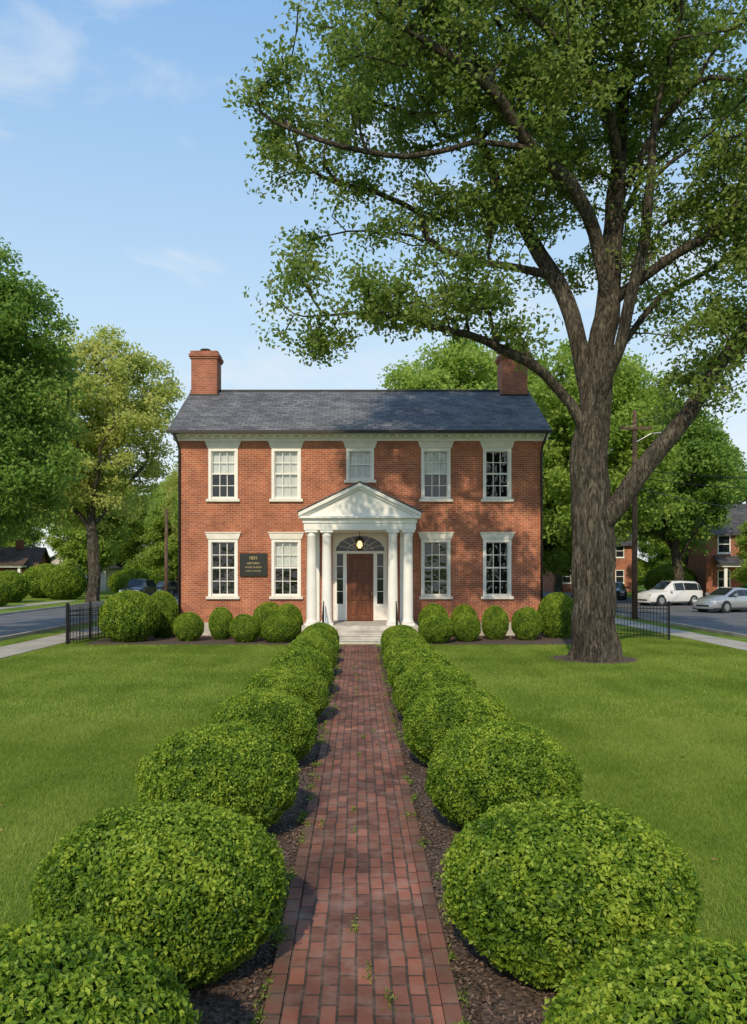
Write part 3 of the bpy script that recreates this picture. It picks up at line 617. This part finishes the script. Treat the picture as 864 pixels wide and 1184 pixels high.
for s in (-1,1):
    A=Vector((cx+s*hw*1.02,0,za)); B=Vector((cx,0,zp)); t=.12
    for yy0,yy1,lo,hi in ((yf,-.004,.0,t),(yf+.1,f+.0,-.09,-.002)):
        q=[(A.x,A.z+lo),(B.x,B.z+lo),(B.x,B.z+hi),(A.x,A.z+hi)]
        vs=[(x,yy0,z) for x,z in q]+[(x,yy1,z) for x,z in q]
        b.add(vs,[(0,1,2,3),(7,6,5,4),(0,4,5,1),(3,2,6,7),(0,3,7,4),(1,5,6,2)])
obj('pediment',b.mesh('pediment',M['white']),port)
b=MB()
for s in (-1,1):
    A=(cx+s*(hw*1.04),za+.125); B=(cx,zp+.145)
    vs=[(A[0],yf-.03,A[1]),(B[0],yf-.03,B[1]),(B[0],-.006,B[1]),(A[0],-.006,A[1])]; vs+=[(x,y,z+.035) for x,y,z in vs]
    b.add(vs,[(0,1,2,3),(7,6,5,4),(0,4,5,1),(1,5,6,2),(2,6,7,3),(3,7,4,0)])
obj('portico_roof',b.mesh('portico_roof',M['slate']),port)
for x in (-1.22,1.3):
    b=MB(); y0=PY-.4; y1=PY-1.3
    b.tube([(x,y0,.55),(x,y0,1.4)],.018); b.tube([(x,y1,0),(x,y1,.95)],.018); b.tube([(x,y0,1.4),(x,y1,.95),(x,y1-.12,.9),(x,y1-.12,.84)],.02)
    for k in range(1,6):
        t=k/6; yy=y0+(y1-y0)*t; b.tube([(x,yy,.42*(1-t)+.03),(x,yy,1.4-.45*t)],.009,6)
    obj('handrail',b.mesh('handrail',M['iron'],True),port)
lan=MB(); lx,lyy=.03,-1.1; lan.tube([(lx,lyy,3.9),(lx,lyy,3.72)],.012,6,0); lan.lathe(lx,lyy,[(.02,3.74),(.17,3.62),(.17,3.6)],6,0); lan.lathe(lx,lyy,[(.13,3.27),(.02,3.2)],6,0)
for k in range(6):
    a=k*math.pi/3; lan.tube([(lx+.16*math.cos(a),lyy+.16*math.sin(a),3.6),(lx+.12*math.cos(a),lyy+.12*math.sin(a),3.27)],.01,4,0)
m,nt,bb=nmat('warm lamp'); bb.inputs['Base Color'].default_value=(.9,.7,.4,1); bb.inputs['Emission Color'].default_value=(1,.62,.22,1); bb.inputs['Emission Strength'].default_value=3; M['lamp']=m
lan.lathe(lx,lyy,[(.05,3.3),(.10,3.38),(.09,3.5),(.04,3.56)],10,1)
obj('lantern',lan.mesh('lantern',[M['iron'],m]),port)
# ---------------------------------------------------------------- plaque sign
sg=top('wall_sign',(-4.0,HY-.04,2.7),'dark rectangular plaque with gold lettering on brick wall','sign')
b=MB(); b.box(-.5,.5,-.03,.035,-.42,.42); obj('sign_board',b.mesh('sign_board',M['plaque']),sg,bevel=.008)
b=MB()
for a in ((-.515,.515,.422,.438),(-.515,.515,-.438,-.422)): b.box(a[0],a[1],-.04,.03,a[2],a[3])
for a in ((-.52,-.502),(.502,.52)): b.box(a[0],a[1],-.04,.03,-.421,.421)
obj('sign_frame',b.mesh('sign_frame',simple('bronze frame',(.07,.055,.03),.5,.3)),sg)
def text(s,size,z,parent):
    cu=bpy.data.curves.new('lettering','FONT'); cu.body=s; cu.size=size; cu.align_x='CENTER'; cu.align_y='CENTER'; cu.extrude=.004
    t=bpy.data.objects.new('tmp',cu); COL.objects.link(t); bpy.context.view_layer.update()
    me=bpy.data.meshes.new_from_object(t.evaluated_get(bpy.context.evaluated_depsgraph_get())); bpy.data.objects.remove(t)
    me.materials.clear(); me.materials.append(M['gold']); obj('lettering',me,parent,loc=(0,-.04,z),rot=(math.radians(90),0,0))
text('1831',.17,.25,sg); text('HISTORIC',.11,.05,sg); text('HOUSE MUSEUM',.085,-.10,sg); text('OPEN TO VISITORS',.065,-.24,sg)

# ---------------------------------------------------------------- fences
def fence(x0,y0,x1,y1,label):
    Ln=math.hypot(x1-x0,y1-y0); e=top('iron_fence',(x0,y0,0),label,'fence',rot=(0,0,math.atan2(y1-y0,x1-x0)))
    b=MB()
    for z in (.15,.95,1.1): b.box(0,Ln,-.012,.012,z,z+.025)
    x=.07
    while x<Ln: b.box(x-.008,x+.008,-.008,.008,.05,1.2); b.lathe(x,0,[(.016,1.2),(.001,1.29)],4); x+=.115
    obj('fence_panel',b.mesh('fence_panel',M['iron']),e)
    x=0
    while x<=Ln+.01:
        b=MB(); b.box(x-.03,x+.03,-.03,.03,0,1.32); b.lathe(x,0,[(.045,1.32),(.045,1.35),(.001,1.42)],8); obj('fence_post',b.mesh('fence_post',M['iron']),e); x+=Ln/max(1,round(Ln/2))
fence(-9.75,26.0,-9.4,31.8,'low black wrought iron picket fence beside the lawn'); fence(-9.7,26.0,-6.95,29.2,'low black wrought iron picket fence meeting the house corner')
fence(9.0,29.0,11.0,27.6,'low black wrought iron picket fence near the oak'); fence(7.1,30.5,9.0,29.0,'low black wrought iron picket fence meeting the house')

# ---------------------------------------------------------------- poles, wires
def pole(x,y,h,label,lamp=False):
    e=top('utility_pole',(x,y,0),label,'utility pole')
    b=MB(); b.lathe(0,0,[(.15,0),(.13,h*.5),(.10,h)],12); obj('pole',b.mesh('pole',M['polewood'],True),e)
    if not lamp: return
    b=MB(); b.box(-.8,.8,-.17,-.11,h-1.0,h-.88)
    for q in (-.7,-.3,.3,.7): b.lathe(q,-.14,[(.03,h-.88),(.045,h-.8),(.02,h-.76)],8)
    obj('crossarm',b.mesh('crossarm',M['polewood']),e)
    b=MB(); b.tube([(.1,0,h-1.6),(.8,-.1,h-1.2),(1.8,-.2,h-1.1)],.03); obj('lamp_arm',b.mesh('lamp_arm',simple('galvanised steel',(.4,.4,.4),.4,.6)),e)
    b=MB(); b.lathe(0,0,[(.05,.1),(.16,.05),(.18,-.02),(.1,-.08)],12); obj('lamp_head',b.mesh('lamp_head',M['white'],True),e,loc=(1.95,-.2,h-1.12)).scale=(1.7,1,1)
pole(14.0,39.5,10.6,'tall weathered wooden utility pole with street lamp arm',True)
pole(-13.6,55,6.8,'short brown wooden utility pole beside the street')
def wire(a,c,sag):
    b=MB(); A=Vector(a);C=Vector(c); b.tube([A.lerp(C,t)-Vector((0,0,sag*4*t*(1-t))) for t in np.linspace(0,1,17)],.018,5)
    tag(obj('power_line',b.mesh('power_line',M['iron'])),'thin black overhead cable strung from the utility pole','power line','overhead cables')
wire((14.0,39.4,7.6),(24,34,6.6),.3); wire((14.0,39.4,7.2),(24,34,6.1),.35); wire((13.3,39.36,9.75),(13.2,8,9.7),.8)
wire((14.0,39.4,6.7),(33,60,7.2),.4)

# ---------------------------------------------------------------- cars
M['tyre']=simple('tyre rubber',(.02,.02,.02),.85); M['rim']=simple('alloy rim',(.45,.46,.48),.3,.8,.05)
M['hl']=simple('headlight lens',(.75,.78,.8),.1,0,.02); M['tl']=simple('tail light lens',(.45,.02,.02),.2,0,.02); M['under']=simple('black plastic trim',(.02,.02,.022),.6)
def carpaint(n,c,metal=.3):
    m,nt,b=nmat(n); b.inputs['Base Color'].default_value=(*c,1); b.inputs['Roughness'].default_value=.28; b.inputs['Metallic'].default_value=metal; b.inputs['Coat Weight'].default_value=.7; b.inputs['Coat Roughness'].default_value=.05; return m
def car(x,y,yaw,paint,kind,label,group=None):
    e=top('parked_car',(x,y,.004),label,'car',group,rot=(0,0,yaw))
    if kind=='sedan':
        st=[(-2.32,.62,.70,.70,.55),(-2.25,.80,.92,.82,.65),(-1.75,.90,1.02,.89,.70),(-1.55,.92,1.04,.9,.66),(-.85,.93,1.40,.9,.60),(-.2,.93,1.45,.9,.62),(.35,.92,1.42,.9,.62),(1.15,.90,1.00,.9,.66),(1.9,.78,.86,.87,.66),(2.2,.66,.74,.8,.6),(2.32,.50,.56,.68,.5)]
        gs=(3,7); wh=(-1.38,1.4); R_=.33
    else:
        st=[(-2.3,.85,.95,.75,.6),(-2.25,1.0,1.2,.85,.66),(-2.1,1.02,1.55,.9,.64),(-1.85,1.02,1.68,.92,.66),(-.6,1.02,1.74,.93,.68),(.2,1.0,1.71,.93,.67),(1.0,.98,1.10,.92,.70),(1.8,.90,1.0,.9,.68),(2.15,.78,.88,.84,.62),(2.28,.55,.62,.72,.5)]
        gs=(1,6); wh=(-1.4,1.42); R_=.37
    def ring(s):
        X,be,tp,w,rw=s; mid=min(.6,be-.1)
        right=[(w*.86,.22),(w*.98,.32),(w,mid),(w*.985,be),(rw,tp-.06),(rw*.85,tp)]
        return [(X,p[0],p[1]) for p in right]+[(X,-p[0],p[1]) for p in right[::-1]]
    b=MB(); vs=[];n=12
    for s in st: vs+=ring(s)
    fs=[]
    for k in range(len(st)-1):
        for i in range(n): j=(i+1)%n; fs.append((k*n+i,(k+1)*n+i,(k+1)*n+j,k*n+j))
    fs.append(tuple(range(n))); fs.append(tuple(range((len(st)-1)*n,len(st)*n))[::-1])
    b.add(vs,fs); body=obj('body',b.mesh('body',paint,True),e)
    md=body.modifiers.new('b','BEVEL'); md.width=.03; md.segments=2; md.limit_method='ANGLE'; md.angle_limit=math.radians(35)
    b=MB()
    def gp(s,side,t): 
        X,be,tp,w,rw=s; return Vector((X,side*(w*.985+(rw-w*.985)*t+.012),be+(tp-.06-be)*t+.0))
    g=st[gs[0]:gs[1]+1]
    for side in (-1,1):
        for k in range(len(g)-1):
            a,c=g[k],g[k+1]; q=[gp(a,side,.08),gp(c,side,.08),gp(c,side,.9),gp(a,side,.9)]
            m_=sum(q,Vector())/4; q=[m_+(p-m_)*.95 for p in q]; b.quad(*q)
    def scr(a,c):
        q=[Vector((a[0],-a[4]*.9,a[2]+.0)),Vector((a[0],a[4]*.9,a[2]+.0)),Vector((c[0],c[4]*.9,c[2])),Vector((c[0],-c[4]*.9,c[2]))]
        nrm=(q[1]-q[0]).cross(q[2]-q[1]).normalized(); nrm=nrm if nrm.z>0 else -nrm
        m_=sum(q,Vector())/4; b.quad(*[m_+(p-m_)*.93+nrm*.014 for p in q])
    if kind=='sedan': scr(st[3],st[4]); scr(st[7],st[6])
    else: scr(st[1],st[2]); scr(st[6],st[5])
    obj('car_window',b.mesh('car_window',M['dglass']),e)
    b=MB(); L0,L1=st[0][0],st[-1][0]
    b.box(L0+.1,L1-.12,-.80,.80,.17,.30); b.box(L1-.10,L1+.012,-.45,.45,.36,.46); 
    for X in wh:
        for s in (-1,1): b.tube([(X,s*.62,R_+.01),(X,s*.912,R_+.01)],R_+.055,24)
    obj('underbody_trim',b.mesh('underbody_trim',M['under']),e)
    for X in wh:
        for s in (-1,1):
            wb=MB(); wb.tube([(0,-.11,0),(0,-.09,0),(0,.09,0),(0,.11,0)],[R_*.9,R_,R_,R_*.9],24); wo=obj('wheel',wb.mesh('wheel',M['tyre'],False),e,loc=(X,s*.83,R_))
            rb=MB(); rb.tube([(0,s*.111,0),(0,s*.12,0)],[R_*.62,R_*.55],16)
            obj('rim',rb.mesh('rim',M['rim']),wo)
    F=st[-2]; Bk=st[1]
    for s in (-1,1):
        b=MB(); b.box(F[0]-.12,F[0]+.05,min(s*.48,s*.80),max(s*.48,s*.80),F[1]-.08,F[1]+.06); obj('headlight',b.mesh('headlight',M['hl']),e,bevel=.03)
        b=MB(); b.box(Bk[0]-.05,Bk[0]+.12,min(s*.5,s*.83),max(s*.5,s*.83),Bk[1]-.14,Bk[1]+.02); obj('tail_light',b.mesh('tail_light',M['tl']),e,bevel=.02)
        b=MB(); xm=st[gs[1]][0]-.35; b.box(xm-.08,xm+.05,min(s*.93,s*1.1),max(s*.93,s*1.1),.98,1.12); obj('wing_mirror',b.mesh('wing_mirror',paint),e,bevel=.02)
    b=MB(); b.box(L0-.006,L0+.02,-.26,.26,.55,.67); obj('number_plate',b.mesh('number_plate',M['white']),e)
white=carpaint('white car paint',(.72,.72,.72),.0); silver=carpaint('silver car paint',(.42,.44,.46),.5); black=carpaint('black car paint',(.02,.022,.028),.2)
car(21.9,55,math.radians(200),white,'suv','white suv parked at an angle beside the street','parked cars')
car(22.2,46.5,math.radians(205),silver,'sedan','silver sedan parked on the street by the kerb','parked cars')
car(21.9,66.5,math.radians(250),black,'sedan','black sedan parked further along the street','parked cars')
car(-18.6,76,math.radians(80),black,'sedan','dark sedan parked along the far kerb','parked cars')
car(-18.7,66,math.radians(-95),black,'suv','dark suv parked along the far kerb','parked cars')
car(-19.0,88,math.radians(85),silver,'sedan','silver sedan parked far down the street','parked cars')

# ---------------------------------------------------------------- neighbour houses
def nhouse(x,y,w,d,h,rh,yaw,wallm,roofm,label,porch=True,gable_front=False):
    e=top('neighbour_house',(x,y,0),label,'house',rot=(0,0,yaw))
    cols=max(2,int(w/2.6)); fl=2 if h>4.5 else 1; ops=[]
    for f_ in range(fl):
        for k in range(cols):
            cx=-w/2+w*(k+.5)/cols; z0=1.0+f_*2.9
            if f_==0 and k==cols//2: continue
            ops.append((cx-.5,cx+.5,z0,z0+1.5))
    dk=-w/2+w*(cols//2+.5)/cols; dop=(dk-.5,dk+.5,.4,2.5)
    b=MB(); wall_with_holes(b,-w/2,w/2,0,h,ops+[dop],0,.12)
    b.quad((-w/2,0,0),(-w/2,0,h),(-w/2,d,h),(-w/2,d,0)); b.quad((w/2,0,0),(w/2,d,0),(w/2,d,h),(w/2,0,h)); b.quad((-w/2,d,0),(-w/2,d,h),(w/2,d,h),(w/2,d,0))
    if gable_front: b.add([(-w/2,0,h),(w/2,0,h),(0,0,h+rh)],[(0,1,2)])
    else:
        for X in (-w/2,w/2): b.add([(X,0,h),(X,d,h),(X,d/2,h+rh)],[(0,1,2)])
    obj('wall',b.mesh('wall',wallm),e)
    b=MB(); o=.4; t=.14
    if gable_front: sec=[(-w/2-o,h-o*rh/(w/2)),(0,h+rh),(w/2+o,h-o*rh/(w/2))]; mk=lambda s_,q:(s_[0],q,s_[1]); ends=(-o,d+o)
    else: sec=[(-o,h-o*rh/(d/2)),(d/2,h+rh),(d+o,h-o*rh/(d/2))]; mk=lambda s_,q:(q,s_[0],s_[1]); ends=(-w/2-o,w/2+o)
    vs=[]
    for q in ends:
        for dz in (t,.01):
            for s_ in sec: p=mk(s_,q); vs.append((p[0],p[1],p[2]+dz))
    b.add(vs,[(0,6,7,1),(1,7,8,2),(3,4,10,9),(4,5,11,10),(0,1,4,3),(1,2,5,4),(6,9,10,7),(7,10,11,8),(0,3,9,6),(2,8,11,5)])
    rf=obj('roof',b.mesh('roof',roofm),e)
    b=MB(); b.box(w*.25,w*.25+.7,d*.45,d*.45+.7,h,h+rh+.9); obj('chimney',b.mesh('chimney',M['chim']),rf)
    for a0,a1,z0,z1 in ops:
        b=MB()
        for bx in ((a0,a0+.08,z0,z1),(a1-.08,a1,z0,z1),(a0+.08,a1-.08,z1-.08,z1),(a0+.08,a1-.08,z0,z0+.08),(a0+.08,a1-.08,(z0+z1)/2-.03,(z0+z1)/2+.03)): b.box(bx[0],bx[1],-.03,.08,bx[2],bx[3])
        b.box(a0-.05,a1+.05,-.08,-.031,z0-.08,z0)
        wo=obj('window',b.mesh('window',M['white']),e)
        b=MB(); b.quad((a0,.1,z0),(a1,.1,z0),(a1,.1,z1),(a0,.1,z1)); obj('glass_pane',b.mesh('glass_pane',M['dglass']),wo)
    b=MB(); b.box(dop[0],dop[1],.05,.1,.4,2.5); b.box(dop[0]+.15,dop[1]-.15,.03,.049,1.4,2.3); obj('door',b.mesh('door',M['door']),e)
    if porch:
        b=MB(); b.box(-w*.42,w*.42,-2.2,-.003,0,.4); po=obj('porch',b.mesh('porch',M['concrete']),e)
        for k in range(4):
            X=-w*.4+w*.8*k/3; b=MB(); b.box(X-.12,X+.12,-2.1,-1.86,.401,2.75); obj('column',b.mesh('column',M['white']),po)
        b=MB(); b.box(-w*.43,w*.43,-2.3,-.003,2.752,2.95); obj('porch_beam',b.mesh('porch_beam',M['white']),po)
        b=MB(); vs=[(-w*.45,-2.5,2.955),(w*.45,-2.5,2.955),(w*.45,-.003,3.6),(-w*.45,-.003,3.6)]; vs+=[(p[0],p[1],p[2]+.1) for p in vs]
        b.add(vs,[(0,3,2,1),(4,5,6,7),(0,1,5,4),(1,2,6,5),(2,3,7,6),(3,0,4,7)]); obj('porch_roof',b.mesh('porch_roof',roofm),po)
slate2=brickmat('shingle roof',(.12,.115,.115),(.07,.068,.07),(.04,.04,.04),.3,.12,.008,'XZ',.6,.8)
brown=brickmat('brown shingle roof',(.16,.10,.07),(.10,.065,.05),(.05,.04,.03),.3,.12,.008,'XZ',.6,.8)
cream=simple('cream siding',(.6,.56,.48),.7,0,.06,.6)
nhouse(34.5,64,11,9,5.6,2.6,math.radians(-14),M['chim'],slate2,'dark brick two storey house with white columned porch')
nhouse(26.5,88,9,8,5.4,2.4,math.radians(0),M['brick'],slate2,'red brick house behind the street trees',False)
nhouse(-37,76,10,8,2.7,2.0,math.radians(12),M['brick'],brown,'low brick bungalow with brown gabled roof',True)
nhouse(-34,92,8,8,2.8,2.4,math.radians(5),cream,slate2,'cream sided cottage with front gable roof',False,True)

# ---------------------------------------------------------------- light, world, camera
travel=Vector((.22,1,-.76)).normalized()
sun=bpy.data.lights.new('sun','SUN'); sun.energy=3.3; sun.angle=math.radians(.9); sun.color=(1,.85,.63)
so=bpy.data.objects.new('sun',sun); COL.objects.link(so); so.rotation_euler=travel.to_track_quat('-Z','Y').to_euler(); so.location=(-20,-30,40)
w=bpy.data.worlds.new('World'); S.world=w; w.use_nodes=True; nt=w.node_tree
bg=nt.nodes['Background']; sky=N(nt,'ShaderNodeTexSky'); sky.sky_type='NISHITA'; sky.sun_disc=False
sky.sun_elevation=math.asin(-travel.z); sky.sun_rotation=math.atan2(-travel.x,-travel.y); sky.air_density=1.0; sky.dust_density=1.0; sky.ozone_density=1.5
tc=N(nt,'ShaderNodeTexCoord'); sp=N(nt,'ShaderNodeSeparateXYZ'); L(nt,tc.outputs['Generated'],sp.inputs[0])
gr=ramp(nt,[(0,(.86,.88,.88)),(.14,(.74,.84,.91)),(.30,(.52,.72,.91)),(.60,(.26,.48,.81)),(1,(.18,.36,.68))]); L(nt,sp.outputs['Z'],gr.inputs[0])
sc=N(nt,'ShaderNodeVectorMath',operation='SCALE'); sc.inputs['Scale'].default_value=7.2; L(nt,gr.outputs[0],sc.inputs[0])
mg=N(nt,'ShaderNodeMixRGB'); mg.inputs['Fac'].default_value=.9; L(nt,sky.outputs[0],mg.inputs['Color1']); L(nt,sc.outputs[0],mg.inputs['Color2'])
mp=N(nt,'ShaderNodeMapping'); mp.inputs['Scale'].default_value=(2.6,2.6,7.0); mp.inputs['Location'].default_value=(1.6,2.7,.3); L(nt,tc.outputs['Generated'],mp.inputs[0])
no=N(nt,'ShaderNodeTexNoise'); no.inputs['Scale'].default_value=1.9; no.inputs['Detail'].default_value=8; no.inputs['Roughness'].default_value=.55; no.inputs['Distortion'].default_value=.3; L(nt,mp.outputs[0],no.inputs['Vector'])
cr_=ramp(nt,[(.52,(0,0,0)),(.78,(.6,.6,.6))]); L(nt,no.outputs['Fac'],cr_.inputs[0])
mx=N(nt,'ShaderNodeMixRGB'); mx.inputs['Color2'].default_value=(6.1,6.15,6.2,1); L(nt,cr_.outputs[0],mx.inputs['Fac']); L(nt,mg.outputs[0],mx.inputs['Color1'])
L(nt,mx.outputs[0],bg.inputs['Color']); bg.inputs['Strength'].default_value=.15
cam=bpy.data.cameras.new('camera'); co=bpy.data.objects.new('camera',cam); COL.objects.link(co); co.location=(0,0,2.5); co.rotation_euler=(math.radians(90),0,0)
cam.sensor_fit='VERTICAL'; cam.sensor_height=36; cam.sensor_width=36*747/1024; cam.lens=900/1184*36; cam.shift_y=(659-592)/1184; cam.shift_x=(432-415)/1184; cam.clip_start=.05; cam.clip_end=2000
S.camera=co
S.view_settings.view_transform='Standard'; S.view_settings.look='None'; S.view_settings.exposure=0
